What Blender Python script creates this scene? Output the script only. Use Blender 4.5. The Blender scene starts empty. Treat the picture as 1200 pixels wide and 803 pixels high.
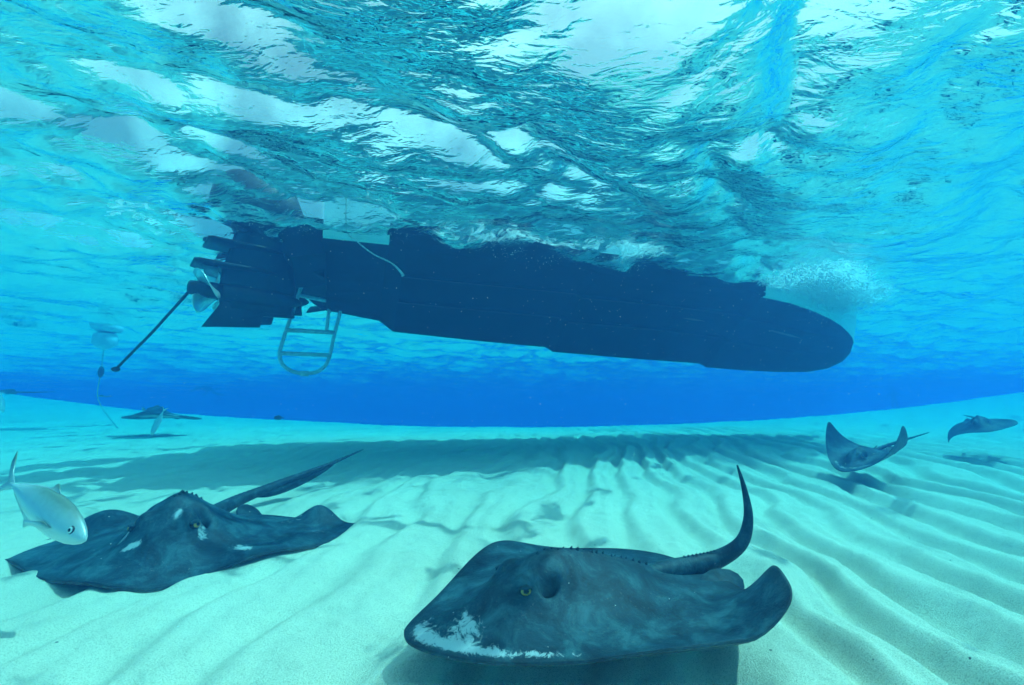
import bpy, math, random
import numpy as np
from mathutils import Vector, Matrix
R = math.radians
rng = np.random.default_rng(7)
random.seed(7)
scene = bpy.context.scene
col = scene.collection

# ------------------------------------------------------------------ camera
PITCH = 8.9
WATER = 1.6                                   # height of the sea surface above the lens
cam_d = bpy.data.cameras.new('camera')
cam_d.lens = 16.0; cam_d.sensor_width = 36.0
cam_d.clip_start = 0.02; cam_d.clip_end = 2000
cam = bpy.data.objects.new('camera', cam_d); col.objects.link(cam)
cam.location = (0, 0, 0); cam.rotation_euler = (R(90 + PITCH), 0, 0)
scene.camera = cam

# ------------------------------------------------------------------ sky + sun
SUN_AZ, SUN_EL = 74.0, 61.0                   # azimuth to the right of the view direction (+Y)
world = bpy.data.worlds.new('World'); scene.world = world; world.use_nodes = True
wn = world.node_tree.nodes; wl = world.node_tree.links
wn.clear()
sky = wn.new('ShaderNodeTexSky'); sky.sky_type = 'NISHITA'; sky.sun_disc = False
sky.sun_elevation = R(SUN_EL); sky.sun_rotation = R(SUN_AZ)
sky.air_density = 0.7; sky.dust_density = 10.0; sky.ozone_density = 0.3
bg = wn.new('ShaderNodeBackground'); bg.inputs['Strength'].default_value = 0.135
wo = wn.new('ShaderNodeOutputWorld')
# broken white cloud over the whole dome
wtc = wn.new('ShaderNodeTexCoord')
wnz = wn.new('ShaderNodeTexNoise'); wnz.inputs['Scale'].default_value = 4.5; wnz.inputs['Detail'].default_value = 7.0
wl.new(wtc.outputs['Generated'], wnz.inputs['Vector'])
wmr = wn.new('ShaderNodeMapRange'); wmr.inputs[1].default_value = 0.40; wmr.inputs[2].default_value = 0.62; wmr.inputs[3].default_value = 0.25; wmr.inputs[4].default_value = 1.0
wl.new(wnz.outputs[0], wmr.inputs[0])
wmx = wn.new('ShaderNodeMix'); wmx.data_type = 'RGBA'; wmx.inputs[7].default_value = (13.0, 12.4, 11.6, 1)
wl.new(wmr.outputs[0], wmx.inputs[0]); wl.new(sky.outputs[0], wmx.inputs[6]); wl.new(wmx.outputs[2], bg.inputs[0]); wl.new(bg.outputs[0], wo.inputs[0])
sun_d = bpy.data.lights.new('sun', 'SUN'); sun_d.energy = 5.0; sun_d.angle = R(0.6); sun_d.color = (1.0, 0.83, 0.76)
sun = bpy.data.objects.new('sun', sun_d); col.objects.link(sun)
sd = Vector((math.sin(R(SUN_AZ)) * math.cos(R(SUN_EL)), math.cos(R(SUN_AZ)) * math.cos(R(SUN_EL)), math.sin(R(SUN_EL))))
sun.rotation_euler = (-sd).to_track_quat('-Z', 'Y').to_euler()
sun.location = sd * 30

vs = scene.view_settings
vs.view_transform = 'Standard'; vs.look = 'None'; vs.gamma = 1.0; vs.use_curve_mapping = False
vs.exposure = -0.08
cy = scene.cycles
cy.use_denoising = True
cy.use_adaptive_sampling = True; cy.adaptive_threshold = 0.05; cy.adaptive_min_samples = 16
cy.max_bounces = 7; cy.diffuse_bounces = 2; cy.glossy_bounces = 3; cy.transmission_bounces = 2
cy.volume_bounces = 1; cy.transparent_max_bounces = 24
cy.sample_clamp_indirect = 4.0
cy.caustics_reflective = True

# ------------------------------------------------------------------ helpers
def tag(o, label=None, cat=None, group=None, kind=None):
    if label: o['label'] = label
    if cat: o['category'] = cat
    if group: o['group'] = group
    if kind: o['kind'] = kind
    return o

def mesh_obj(name, verts, faces, mat=None, parent=None, smooth=True):
    me = bpy.data.meshes.new(name)
    me.from_pydata([tuple(map(float, v)) for v in verts], [], [tuple(int(i) for i in f) for f in faces])
    me.update()
    if smooth: me.shade_smooth()
    if mat: me.materials.append(mat)
    o = bpy.data.objects.new(name, me); col.objects.link(o)
    if parent: o.parent = parent
    return o

def quad_mesh(name, V, Q, mat):
    """fast mesh from numpy verts (n,3) and quads (m,4)"""
    me = bpy.data.meshes.new(name)
    me.vertices.add(len(V)); me.vertices.foreach_set('co', np.asarray(V, np.float32).ravel())
    m = len(Q)
    me.loops.add(m * 4); me.loops.foreach_set('vertex_index', np.asarray(Q, np.int32).ravel())
    me.polygons.add(m); me.polygons.foreach_set('loop_start', np.arange(0, m * 4, 4, dtype=np.int32))
    me.polygons.foreach_set('loop_total', np.full(m, 4, np.int32))
    me.update(calc_edges=True); me.validate()
    me.shade_smooth()
    if mat: me.materials.append(mat)
    o = bpy.data.objects.new(name, me); col.objects.link(o)
    return o

def grid_quads(nx, ny):
    i = np.arange(nx * ny).reshape(ny, nx)
    return np.stack([i[:-1, :-1], i[:-1, 1:], i[1:, 1:], i[1:, :-1]], -1).reshape(-1, 4)

def attr(o, name, vals):
    a = o.data.attributes.new(name, 'FLOAT', 'POINT')
    a.data.foreach_set('value', np.asarray(vals, np.float32))

_lat = {}
def vnoise(x, y, seed=0):
    if seed not in _lat: _lat[seed] = np.random.default_rng(seed + 100).random((256, 256))
    g = _lat[seed]
    xi = np.floor(x).astype(int); yi = np.floor(y).astype(int)
    fx = x - xi; fy = y - yi
    fx = fx * fx * fx * (fx * (fx * 6 - 15) + 10); fy = fy * fy * fy * (fy * (fy * 6 - 15) + 10)
    a = g[yi % 256, xi % 256]; b = g[yi % 256, (xi + 1) % 256]
    c = g[(yi + 1) % 256, xi % 256]; d = g[(yi + 1) % 256, (xi + 1) % 256]
    return (a + (b - a) * fx) * (1 - fy) + (c + (d - c) * fx) * fy - 0.5
def fbm(x, y, seed=0, oct=4):
    s = 0; a = 1.0
    for k in range(oct):
        s = s + a * vnoise(x * 2 ** k + 17.3 * k, y * 2 ** k + 5.1 * k, seed + k); a *= 0.5
    return s
def sstep(a, b, x):
    t = np.clip((x - a) / (b - a), 0, 1); return t * t * (3 - 2 * t)

class MB:
    """collects simple solids into one mesh"""
    def __init__(s): s.v = []; s.f = []
    def add(s, v, f):
        n = len(s.v); s.v += [tuple(p) for p in v]; s.f += [tuple(i + n for i in q) for q in f]; return s
    def tube(s, pts, rad, n=10, cap=True, flat=None):
        pts = [Vector(p) for p in pts]
        if not hasattr(rad, '__len__'): rad = [rad] * len(pts)
        rings = []; up = None
        for i, p in enumerate(pts):
            t = (pts[min(i + 1, len(pts) - 1)] - pts[max(i - 1, 0)]).normalized()
            if up is None:
                up = Vector((0, 0, 1)) if abs(t.z) < 0.9 else Vector((1, 0, 0))
            a = t.cross(up).normalized(); up = a.cross(t).normalized()
            k = flat[i] if flat else 1.0
            rings.append([p + rad[i] * (math.cos(2 * math.pi * j / n) * a + k * math.sin(2 * math.pi * j / n) * up) for j in range(n)])
        v = [q for r in rings for q in r]; f = []
        for i in range(len(pts) - 1):
            for j in range(n):
                f.append((i * n + j, i * n + (j + 1) % n, (i + 1) * n + (j + 1) % n, (i + 1) * n + j))
        if cap:
            f.append(tuple(range(n - 1, -1, -1))); f.append(tuple((len(pts) - 1) * n + j for j in range(n)))
        return s.add(v, f)
    def loft(s, rings, cap=True):
        n = len(rings[0]); v = [q for r in rings for q in r]; f = []
        for i in range(len(rings) - 1):
            for j in range(n):
                f.append((i * n + j, i * n + (j + 1) % n, (i + 1) * n + (j + 1) % n, (i + 1) * n + j))
        if cap:
            f.append(tuple(range(n - 1, -1, -1))); f.append(tuple((len(rings) - 1) * n + j for j in range(n)))
        return s.add(v, f)
    def ball(s, c, r, nu=12, nv=8):
        if not hasattr(r, '__len__'): r = (r, r, r)
        rings = []
        for i in range(nv + 1):
            t = math.pi * min(max(i / nv, 0.01), 0.99)
            rings.append([(c[0] + r[0] * math.sin(t) * math.cos(2 * math.pi * j / nu), c[1] + r[1] * math.sin(t) * math.sin(2 * math.pi * j / nu), c[2] - r[2] * math.cos(t)) for j in range(nu)])
        return s.loft(rings)
    def plate(s, outline, thick):
        """outline: 3D polygon (nearly planar), extruded by +-thick/2 along its normal with softened edge"""
        P = [Vector(p) for p in outline]; c = sum(P, Vector()) / len(P)
        nrm = Vector()
        for i in range(len(P)): nrm += (P[i] - c).cross(P[(i + 1) % len(P)] - c)
        nrm.normalize()
        r0 = [c + (p - c) * 0.97 - nrm * thick / 2 for p in P]; r1 = [p - nrm * thick * .3 for p in P]
        r2 = [p + nrm * thick * .3 for p in P]; r3 = [c + (p - c) * 0.97 + nrm * thick / 2 for p in P]
        return s.loft([r0, r1, r2, r3])
    def build(s, name, mat=None, parent=None, smooth=True):
        o = mesh_obj(name, s.v, s.f, mat, parent, smooth)
        return o

def crom(pts, n):
    """Catmull-Rom through points"""
    P = [np.array(p, float) for p in pts]; P = [2 * P[0] - P[1]] + P + [2 * P[-1] - P[-2]]
    out = []
    for i in range(1, len(P) - 2):
        for k in range(n):
            t = k / n
            out.append(0.5 * ((2 * P[i]) + (-P[i - 1] + P[i + 1]) * t + (2 * P[i - 1] - 5 * P[i] + 4 * P[i + 1] - P[i + 2]) * t * t + (-P[i - 1] + 3 * P[i] - 3 * P[i + 1] + P[i + 2]) * t ** 3))
    out.append(P[-2]); return out

def material(name):
    m = bpy.data.materials.new(name); m.use_nodes = True
    nt = m.node_tree; nt.nodes.clear()
    out = nt.nodes.new('ShaderNodeOutputMaterial')
    return m, nt, out
def N(nt, typ, ins=None, **kw):
    n = nt.nodes.new(typ)
    for k, v in kw.items(): setattr(n, k, v)
    for k, v in (ins or {}).items():
        if isinstance(v, bpy.types.NodeSocket): nt.links.new(v, n.inputs[k])
        else: n.inputs[k].default_value = v
    return n
def ramp(nt, fac, stops):
    n = nt.nodes.new('ShaderNodeValToRGB'); nt.links.new(fac, n.inputs[0])
    e = n.color_ramp.elements
    while len(e) < len(stops): e.new(0.5)
    for i, (p, c) in enumerate(stops): e[i].position = p; e[i].color = (*c, 1) if len(c) == 3 else c
    return n
def mixc(nt, fac, a, b):
    n = nt.nodes.new('ShaderNodeMix'); n.data_type = 'RGBA'
    for s, v in ((0, fac), (6, a), (7, b)):
        if isinstance(v, bpy.types.NodeSocket): nt.links.new(v, n.inputs[s])
        else: n.inputs[s].default_value = v if s == 0 else (*v, 1)
    return n.outputs[2]
def simple(name, color, rough=0.5, metal=0.0, nscale=12, namt=0.15, bump=0.0):
    m, nt, out = material(name)
    tc = N(nt, 'ShaderNodeTexCoord')
    nz = N(nt, 'ShaderNodeTexNoise', {'Vector': tc.outputs['Object'], 'Scale': nscale, 'Detail': 6.0})
    lo = tuple(c * (1 - namt) for c in color); hi = tuple(min(1, c * (1 + namt)) for c in color)
    rp = ramp(nt, nz.outputs[0], [(0.3, lo), (0.7, hi)])
    p = N(nt, 'ShaderNodeBsdfPrincipled', {'Base Color': rp.outputs[0], 'Roughness': rough, 'Metallic': metal})
    if bump:
        b = N(nt, 'ShaderNodeBump', {'Height': nz.outputs[0], 'Strength': bump, 'Distance': 0.01})
        nt.links.new(b.outputs[0], p.inputs['Normal'])
    nt.links.new(p.outputs[0], out.inputs[0])
    return m

# ------------------------------------------------------------------ materials
def sand_material():
    m, nt, out = material('coral_sand')
    tc = N(nt, 'ShaderNodeTexCoord')
    big = N(nt, 'ShaderNodeTexNoise', {'Vector': tc.outputs['Object'], 'Scale': 2.2, 'Detail': 5.0})
    gr = N(nt, 'ShaderNodeTexNoise', {'Vector': tc.outputs['Object'], 'Scale': 260.0, 'Detail': 3.0, 'Roughness': 0.7})
    md = N(nt, 'ShaderNodeTexNoise', {'Vector': tc.outputs['Object'], 'Scale': 34.0, 'Detail': 5.0, 'Roughness': 0.65})
    c1 = ramp(nt, big.outputs[0], [(0.3, (0.88, 0.74, 0.58)), (0.7, (0.96, 0.83, 0.66))])
    g1 = ramp(nt, gr.outputs[0], [(0.36, (0.55, 0.50, 0.44)), (0.52, (1, 1, 1))])
    mul = N(nt, 'ShaderNodeMix', data_type='RGBA', blend_type='MULTIPLY')
    mul.inputs[0].default_value = 0.7
    nt.links.new(c1.outputs[0], mul.inputs[6]); nt.links.new(g1.outputs[0], mul.inputs[7])
    vor = N(nt, 'ShaderNodeTexVoronoi', {'Vector': tc.outputs['Object'], 'Scale': 9.0, 'Randomness': 1.0})
    sp = N(nt, 'ShaderNodeMath', {0: vor.outputs['Distance'], 1: 0.036}, operation='LESS_THAN')
    colr = mixc(nt, sp.outputs[0], mul.outputs[2], (0.12, 0.11, 0.09))
    h = N(nt, 'ShaderNodeMath', {0: gr.outputs[0], 1: md.outputs[0]}, operation='ADD')
    b = N(nt, 'ShaderNodeBump', {'Height': h.outputs[0], 'Strength': 0.7, 'Distance': 0.008})
    p = N(nt, 'ShaderNodeBsdfPrincipled', {'Base Color': colr, 'Roughness': 0.95, 'Normal': b.outputs[0]})
    p.inputs['Specular IOR Level'].default_value = 0.1
    nt.links.new(p.outputs[0], out.inputs[0])
    return m

def water_material():
    m, nt, out = material('sea_surface')
    tc = N(nt, 'ShaderNodeTexCoord')
    mp = N(nt, 'ShaderNodeMapping', {'Vector': tc.outputs['Object'], 'Rotation': (0, 0, R(-30)), 'Scale': (0.6, 1.3, 1)})
    n1 = N(nt, 'ShaderNodeTexNoise', {'Vector': mp.outputs[0], 'Scale': 7.0, 'Detail': 3.0, 'Roughness': 0.5, 'Distortion': 0.6})
    n2 = N(nt, 'ShaderNodeTexNoise', {'Vector': mp.outputs[0], 'Scale': 22.0, 'Detail': 2.0, 'Roughness': 0.5, 'Distortion': 0.8})
    b1 = N(nt, 'ShaderNodeBump', {'Height': n1.outputs[0], 'Strength': 0.5, 'Distance': 0.048})
    b2 = N(nt, 'ShaderNodeBump', {'Height': n2.outputs[0], 'Strength': 0.5, 'Distance': 0.011, 'Normal': b1.outputs[0]})
    fr = N(nt, 'ShaderNodeFresnel', {'IOR': 1.385, 'Normal': b2.outputs[0]})
    tr = N(nt, 'ShaderNodeBsdfTransparent', {'Color': (0.98, 1, 1, 1)})
    gl = N(nt, 'ShaderNodeBsdfGlossy', {'Color': (1, 1, 1, 1), 'Roughness': 0.03, 'Normal': b2.outputs[0]})
    mx = N(nt, 'ShaderNodeMixShader', {0: fr.outputs[0], 1: tr.outputs[0], 2: gl.outputs[0]})
    # thin foam, where waves broke and beside the hull (mesh attribute)
    fa = N(nt, 'ShaderNodeAttribute', attribute_name='foam')
    fn = N(nt, 'ShaderNodeTexNoise', {'Vector': tc.outputs['Object'], 'Scale': 9.0, 'Detail': 7.0, 'Roughness': 0.7, 'Distortion': 1.2})
    ad = N(nt, 'ShaderNodeMath', {0: fa.outputs['Fac'], 1: fn.outputs[0]}, operation='ADD')
    fm = N(nt, 'ShaderNodeMapRange', {0: ad.outputs[0], 1: 0.93, 2: 1.15, 3: 0.0, 4: 0.85})
    df = N(nt, 'ShaderNodeBsdfDiffuse', {'Color': (0.85, 0.88, 0.88, 1)})
    tl = N(nt, 'ShaderNodeBsdfTranslucent', {'Color': (0.85, 0.88, 0.88, 1)})
    fo = N(nt, 'ShaderNodeMixShader', {0: 0.6, 1: df.outputs[0], 2: tl.outputs[0]})
    m2 = N(nt, 'ShaderNodeMixShader', {0: fm.outputs[0], 1: mx.outputs[0], 2: fo.outputs[0]})
    nt.links.new(m2.outputs[0], out.inputs[0])
    return m

def ray_material():
    m, nt, out = material('ray_skin')
    tc = N(nt, 'ShaderNodeTexCoord')
    n1 = N(nt, 'ShaderNodeTexNoise', {'Vector': tc.outputs['Object'], 'Scale': 9.0, 'Detail': 9.0, 'Roughness': 0.74, 'Distortion': 0.5})
    n2 = N(nt, 'ShaderNodeTexNoise', {'Vector': tc.outputs['Object'], 'Scale': 90.0, 'Detail': 4.0, 'Roughness': 0.7})
    base = ramp(nt, n1.outputs[0], [(0.36, (0.004, 0.018, 0.028)), (0.5, (0.012, 0.050, 0.070)), (0.64, (0.045, 0.125, 0.150))])
    sp = ramp(nt, n2.outputs[0], [(0.60, (0, 0, 0)), (0.72, (1, 1, 1))])
    fac = N(nt, 'ShaderNodeMath', {0: sp.outputs[0], 1: 0.35}, operation='MULTIPLY')
    c0 = mixc(nt, fac.outputs[0], base.outputs[0], (0.19, 0.20, 0.18))
    sc = N(nt, 'ShaderNodeAttribute', attribute_name='scuff')
    n3 = N(nt, 'ShaderNodeTexNoise', {'Vector': tc.outputs['Object'], 'Scale': 26.0, 'Detail': 8.0, 'Roughness': 0.82, 'Distortion': 1.6})
    n4 = N(nt, 'ShaderNodeMath', {0: n3.outputs[0], 1: 2.0, 2: -0.5}, operation='MULTIPLY_ADD')
    ad = N(nt, 'ShaderNodeMath', {0: sc.outputs['Fac'], 1: n4.outputs[0]}, operation='ADD')
    sm = N(nt, 'ShaderNodeMapRange', {0: ad.outputs[0], 1: 0.98, 2: 1.16, 3: 0.0, 4: 0.85})
    c1 = mixc(nt, sm.outputs[0], c0, (0.62, 0.62, 0.62))
    un = N(nt, 'ShaderNodeAttribute', attribute_name='under')
    c2 = mixc(nt, un.outputs['Fac'], c1, (0.66, 0.64, 0.58))
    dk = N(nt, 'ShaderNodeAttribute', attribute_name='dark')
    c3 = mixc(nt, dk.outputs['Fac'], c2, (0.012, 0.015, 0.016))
    b = N(nt, 'ShaderNodeBump', {'Height': n2.outputs[0], 'Strength': 0.5, 'Distance': 0.005})
    p = N(nt, 'ShaderNodeBsdfPrincipled', {'Base Color': c3, 'Roughness': 0.55, 'Normal': b.outputs[0]})
    p.inputs['Specular IOR Level'].default_value = 0.25
    nt.links.new(p.outputs[0], out.inputs[0])
    return m

def eye_material(name, iris):
    """iris and pupil laid out on the eyeball itself, axis = local +X"""
    m, nt, out = material(name)
    tc = N(nt, 'ShaderNodeTexCoord')
    sx = N(nt, 'ShaderNodeSeparateXYZ', {0: tc.outputs['Generated']})
    rp = ramp(nt, sx.outputs[0], [(0.74, (0.02, 0.02, 0.02)), (0.80, iris), (0.92, iris), (0.95, (0.004, 0.004, 0.004))])
    p = N(nt, 'ShaderNodeBsdfPrincipled', {'Base Color': rp.outputs[0], 'Roughness': 0.12})
    nt.links.new(p.outputs[0], out.inputs[0])
    return m

def fish_material():
    m, nt, out = material('silver_fish_skin')
    tc = N(nt, 'ShaderNodeTexCoord')
    sx = N(nt, 'ShaderNodeSeparateXYZ', {0: tc.outputs['Generated']})
    n1 = N(nt, 'ShaderNodeTexNoise', {'Vector': tc.outputs['Object'], 'Scale': 60.0, 'Detail': 4.0})
    ad = N(nt, 'ShaderNodeMath', {0: n1.outputs[0], 1: 0.16}, operation='MULTIPLY')
    z = N(nt, 'ShaderNodeMath', {0: sx.outputs[2], 1: ad.outputs[0]}, operation='ADD')
    rp = ramp(nt, z.outputs[0], [(0.1, (0.82, 0.82, 0.80)), (0.62, (0.62, 0.66, 0.66)), (0.84, (0.40, 0.46, 0.44)), (0.98, (0.22, 0.27, 0.22))])
    p = N(nt, 'ShaderNodeBsdfPrincipled', {'Base Color': rp.outputs[0], 'Roughness': 0.35, 'Metallic': 0.25})
    nt.links.new(p.outputs[0], out.inputs[0])
    return m

def hull_material():
    m, nt, out = material('bottom_paint')
    tc = N(nt, 'ShaderNodeTexCoord')
    n1 = N(nt, 'ShaderNodeTexNoise', {'Vector': tc.outputs['Object'], 'Scale': 3.0, 'Detail': 8.0, 'Roughness': 0.7})
    n2 = N(nt, 'ShaderNodeTexNoise', {'Vector': tc.outputs['Object'], 'Scale': 38.0, 'Detail': 6.0, 'Roughness': 0.75})
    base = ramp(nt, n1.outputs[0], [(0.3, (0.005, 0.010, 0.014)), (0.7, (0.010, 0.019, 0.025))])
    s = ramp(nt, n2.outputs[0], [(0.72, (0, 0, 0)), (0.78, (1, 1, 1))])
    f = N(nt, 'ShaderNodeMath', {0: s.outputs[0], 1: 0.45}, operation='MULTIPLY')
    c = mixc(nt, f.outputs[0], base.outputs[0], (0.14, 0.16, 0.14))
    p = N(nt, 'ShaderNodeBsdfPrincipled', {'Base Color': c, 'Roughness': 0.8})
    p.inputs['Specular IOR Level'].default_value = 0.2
    nt.links.new(p.outputs[0], out.inputs[0])
    return m

M = dict(
    sand=sand_material(), water=water_material(), ray=ray_material(), fish=fish_material(), hull=hull_material(),
    ray_eye=eye_material('ray_eye', (0.55, 0.30, 0.06)), fish_eye=eye_material('fish_eye', (0.85, 0.85, 0.8)),
    gel=simple('white_gelcoat', (0.78, 0.78, 0.74), 0.35, 0, 4, 0.06),
    motor=simple('motor_paint', (0.012, 0.013, 0.015), 0.45, 0, 15, 0.4),
    steel=simple('stainless_steel', (0.80, 0.80, 0.76), 0.28, 0.55, 20, 0.1),
    alu=simple('aluminium_tube', (0.60, 0.66, 0.70), 0.5, 0.0, 30, 0.2),
    rope=simple('rope_fibre', (0.45, 0.46, 0.42), 0.9, 0, 60, 0.3),
    rod=simple('rod_black', (0.02, 0.022, 0.022), 0.6, 0, 30, 0.3),
    foam_b=simple('bubble_white', (0.86, 0.88, 0.88), 0.3, 0, 5, 0.05),
    float_w=simple('float_white', (0.75, 0.74, 0.80), 0.5, 0, 8, 0.1),
    skin=simple('skin', (0.45, 0.30, 0.22), 0.6, 0, 8, 0.1),
    suit=simple('dark_swimwear', (0.02, 0.025, 0.04), 0.8, 0, 8, 0.2),
    zinc=simple('zinc_anode', (0.45, 0.46, 0.45), 0.6, 0.3, 20, 0.2),
)

# ------------------------------------------------------------------ seabed
RAYS_AT = []                                   # (x, y, radius, depth) hollows fanned by resting rays
_ys = np.array([-60, -5, 1.5, 2.4, 3.2, 4.2, 5.5, 7, 9.0, 11.5, 14.0, 16, 22, 44, 120, 400.])
_zs = np.array([-.72, -.67, -.65, -.61, -.56, -.50, -.42, -.37, -.35, -.36, -.40, -.62, -2.2, -6.0, -8.5, -10.])
_yy = np.linspace(-60, 400, 9201)
_zz = np.interp(_yy, _ys, _zs)
_k = np.hanning(31); _k /= _k.sum()
_zz = np.convolve(np.pad(_zz, 15, mode='edge'), _k, 'valid')
def bed_base(x, y):
    z = np.interp(y, _yy, _zz)
    side = np.minimum(np.abs(x), 20.0)
    z = z + 0.0042 * side ** 2 * sstep(4.0, 13.0, y)
    z = z + 0.05 * fbm(x * 0.35 + 3, y * 0.35, 40, 3)
    return z
RIP_A = R(9)
def bed(x, y, ripples=True):
    z = bed_base(x, y)
    if ripples:
        u = x * math.cos(RIP_A) - y * math.sin(RIP_A); v = x * math.sin(RIP_A) + y * math.cos(RIP_A)
        w = 0.42 * fbm(u * 0.7 + 9, v * 0.55 + 2, 3, 3) + 0.10 * fbm(u * 2.6, v * 1.7, 11, 2)
        lam = 0.295
        p = 2 * np.pi * (u + w) / lam
        prof = np.sin(p + 0.55 * np.sin(p)) * 0.5 + 0.16 * np.cos(2 * p)
        amp = 0.066 * (0.75 + 0.9 * fbm(u * 0.8 + 30, v * 0.6, 21, 2))
        amp = amp * (0.42 + 0.80 * sstep(-1.6, 1.4, x - 0.12 * y))
        amp = np.clip(amp, 0.004, 0.085) * (1 - 0.8 * sstep(8, 20, np.hypot(x, y)))
        z = z + amp * prof
        z = z + 0.014 * fbm(x * 5, y * 5, 51, 3) + 0.006 * fbm(x * 20, y * 20, 61, 3)
    for (cx, cy_, r, d) in RAYS_AT:
        q = np.hypot(x - cx, y - cy_) / r
        z = z - d * np.exp(-q ** 4) + 0.35 * abs(d) * np.exp(-((q - 1.18) / 0.14) ** 2) * (0.6 + 1.2 * fbm(x * 3, y * 3, 71, 2))
    return z
RAYS_AT += [(-1.55, 2.22, 0.66, 0.03), (0.22, 1.5, 0.5, 0.035)]

def graded(half_neg, half_pos, fine_a, fine_b, step, growth):
    xs = list(np.arange(fine_a, fine_b, step))
    d = step; x = xs[-1]
    while x < half_pos: d *= growth; x += d; xs.append(x)
    d = step; x = xs[0]; pre = []
    while x > half_neg: d *= growth; x -= d; pre.append(x)
    return np.array(pre[::-1] + xs)
gx = graded(-320, 320, -3.2, 3.4, 0.0135, 1.022)
gy = graded(-60, 420, 0.9, 4.2, 0.0135, 1.020)
GX, GY = np.meshgrid(gx, gy)
V = np.stack([GX, GY, bed(GX, GY)], -1).reshape(-1, 3)
seabed = quad_mesh('seabed', V, grid_quads(len(gx), len(gy)), M['sand'])
tag(seabed, 'pale rippled sand seabed', kind='structure')

# ------------------------------------------------------------------ sea surface
BOAT_AT = Vector((-1.862, 4.848, WATER)); BOAT_ROT = math.atan2(0.3318, 0.9433)
wrng = np.random.default_rng(23)
WAVES = []
main = R(122)                                  # the chop runs towards the far left
for lam, amp, n, spread in ((3.4, 0.018, 3, 18), (1.9, 0.016, 5, 20), (1.0, 0.0150, 8, 18), (0.55, 0.0084, 12, 24), (0.3, 0.0031, 14, 45)):
    for k in range(n):
        l = lam * wrng.uniform(0.75, 1.3); a = main + R(wrng.normal(0, spread))
        WAVES.append((2 * np.pi / l, a, amp * wrng.uniform(0.5, 1.25), wrng.uniform(0, 6.28)))
def sea(x, y):
    ux = (x - BOAT_AT.x) * 0.9433 + (y - BOAT_AT.y) * 0.3318; uy = -(x - BOAT_AT.x) * 0.3318 + (y - BOAT_AT.y) * 0.9433
    churn = np.exp(-((uy + 0.9) / 0.9) ** 2) * sstep(-3.2, -0.8, ux) * (1 - sstep(6.5, 8.5, ux)) + 0.8 * np.exp(-((ux + 1.0) / 1.0) ** 2 - ((uy + .8) / 1.3) ** 2)
    dx = np.zeros_like(x); dy = np.zeros_like(x); z = np.zeros_like(x)
    gate = 0.65 + 0.9 * (fbm(x * 0.33, y * 0.33, 81, 2) + 0.25) + 0.85 * np.exp(-((x - 0.9) / 1.4) ** 2 - ((y - 2.7) / 1.0) ** 2)
    xw = x + 0.25 * fbm(x * 0.8, y * 0.8, 91, 2); yw = y + 0.25 * fbm(x * 0.8 + 7, y * 0.8, 93, 2)
    for k, a, A, ph in WAVES:
        q = k * (xw * math.cos(a) + yw * math.sin(a)) + ph
        A2 = A * (gate if k > 4 else 1.0)
        z += A2 * np.sin(q); s = 0.75 * A2 * np.cos(q)
        dx += s * math.cos(a); dy += s * math.sin(a)
    z = z + churn * (0.085 * fbm(x * 1.7, y * 2.2, 141, 4) + 0.030 * fbm(x * 6, y * 6, 151, 2))
    return x + dx, y + dy, z
wx = graded(-320, 320, -6.0, 7.0, 0.03, 1.02)
wy = graded(-60, 420, 0.6, 9.0, 0.03, 1.02)
WX, WY = np.meshgrid(wx, wy)
sx_, sy_, sz_ = sea(WX, WY)
V = np.stack([sx_, sy_, WATER + sz_], -1).reshape(-1, 3)
surf = quad_mesh('sea_surface', V, grid_quads(len(wx), len(wy)), M['water'])
tag(surf, 'rippling sea surface seen from below', kind='structure')
# foam attribute in boat coordinates
ca, sa = math.cos(BOAT_ROT), math.sin(BOAT_ROT)
bx = (sx_ - BOAT_AT.x) * ca + (sy_ - BOAT_AT.y) * sa; by = -(sx_ - BOAT_AT.x) * sa + (sy_ - BOAT_AT.y) * ca
foam = np.zeros_like(sx_)
def blob(cx, cy_, rx, ry, s): return s * np.exp(-((bx - cx) / rx) ** 2 - ((by - cy_) / ry) ** 2)
foam += blob(5.3, -1.45, 0.95, 0.62, 0.80) + blob(6.6, -0.95, 0.9, 0.55, 0.72)
foam += blob(1.6, -1.4, 0.8, 0.22, 0.5) + blob(0.3, -1.7, 1.0, 0.5, 0.36) + blob(-1.3, -0.9, 0.8, 0.9, 0.34) + blob(3.0, -1.5, 1.0, 0.2, 0.36)
foam += 0.55 * np.clip(fbm(sx_ * 0.9 + 4, sy_ * 1.6, 131, 3) - 0.12, 0, 1)
attr(surf, 'foam', foam.ravel())

# ------------------------------------------------------------------ stingrays
RMAT = M['ray']
_half = [(0.0, .80), (.10, .775), (.28, .655), (.52, .44), (.78, .16), (.92, -.01), (.995, -.14), (.965, -.255), (.80, -.42), (.58, -.60), (.36, -.73), (.20, -.775), (.10, -.78), (0, -.78)]
_o = np.array(crom([(-p[0], p[1]) for p in _half[2:0:-1]] + _half + [(-p[0], p[1]) for p in _half[-2:-4:-1]], 12))
_ang = np.unwrap(np.arctan2(_o[:, 0], _o[:, 1])); _rad = np.hypot(_o[:, 0], _o[:, 1])
def ray_outline(phi):
    a = np.abs((phi + np.pi) % (2 * np.pi) - np.pi)
    return np.interp(a, _ang, _rad)

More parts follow.
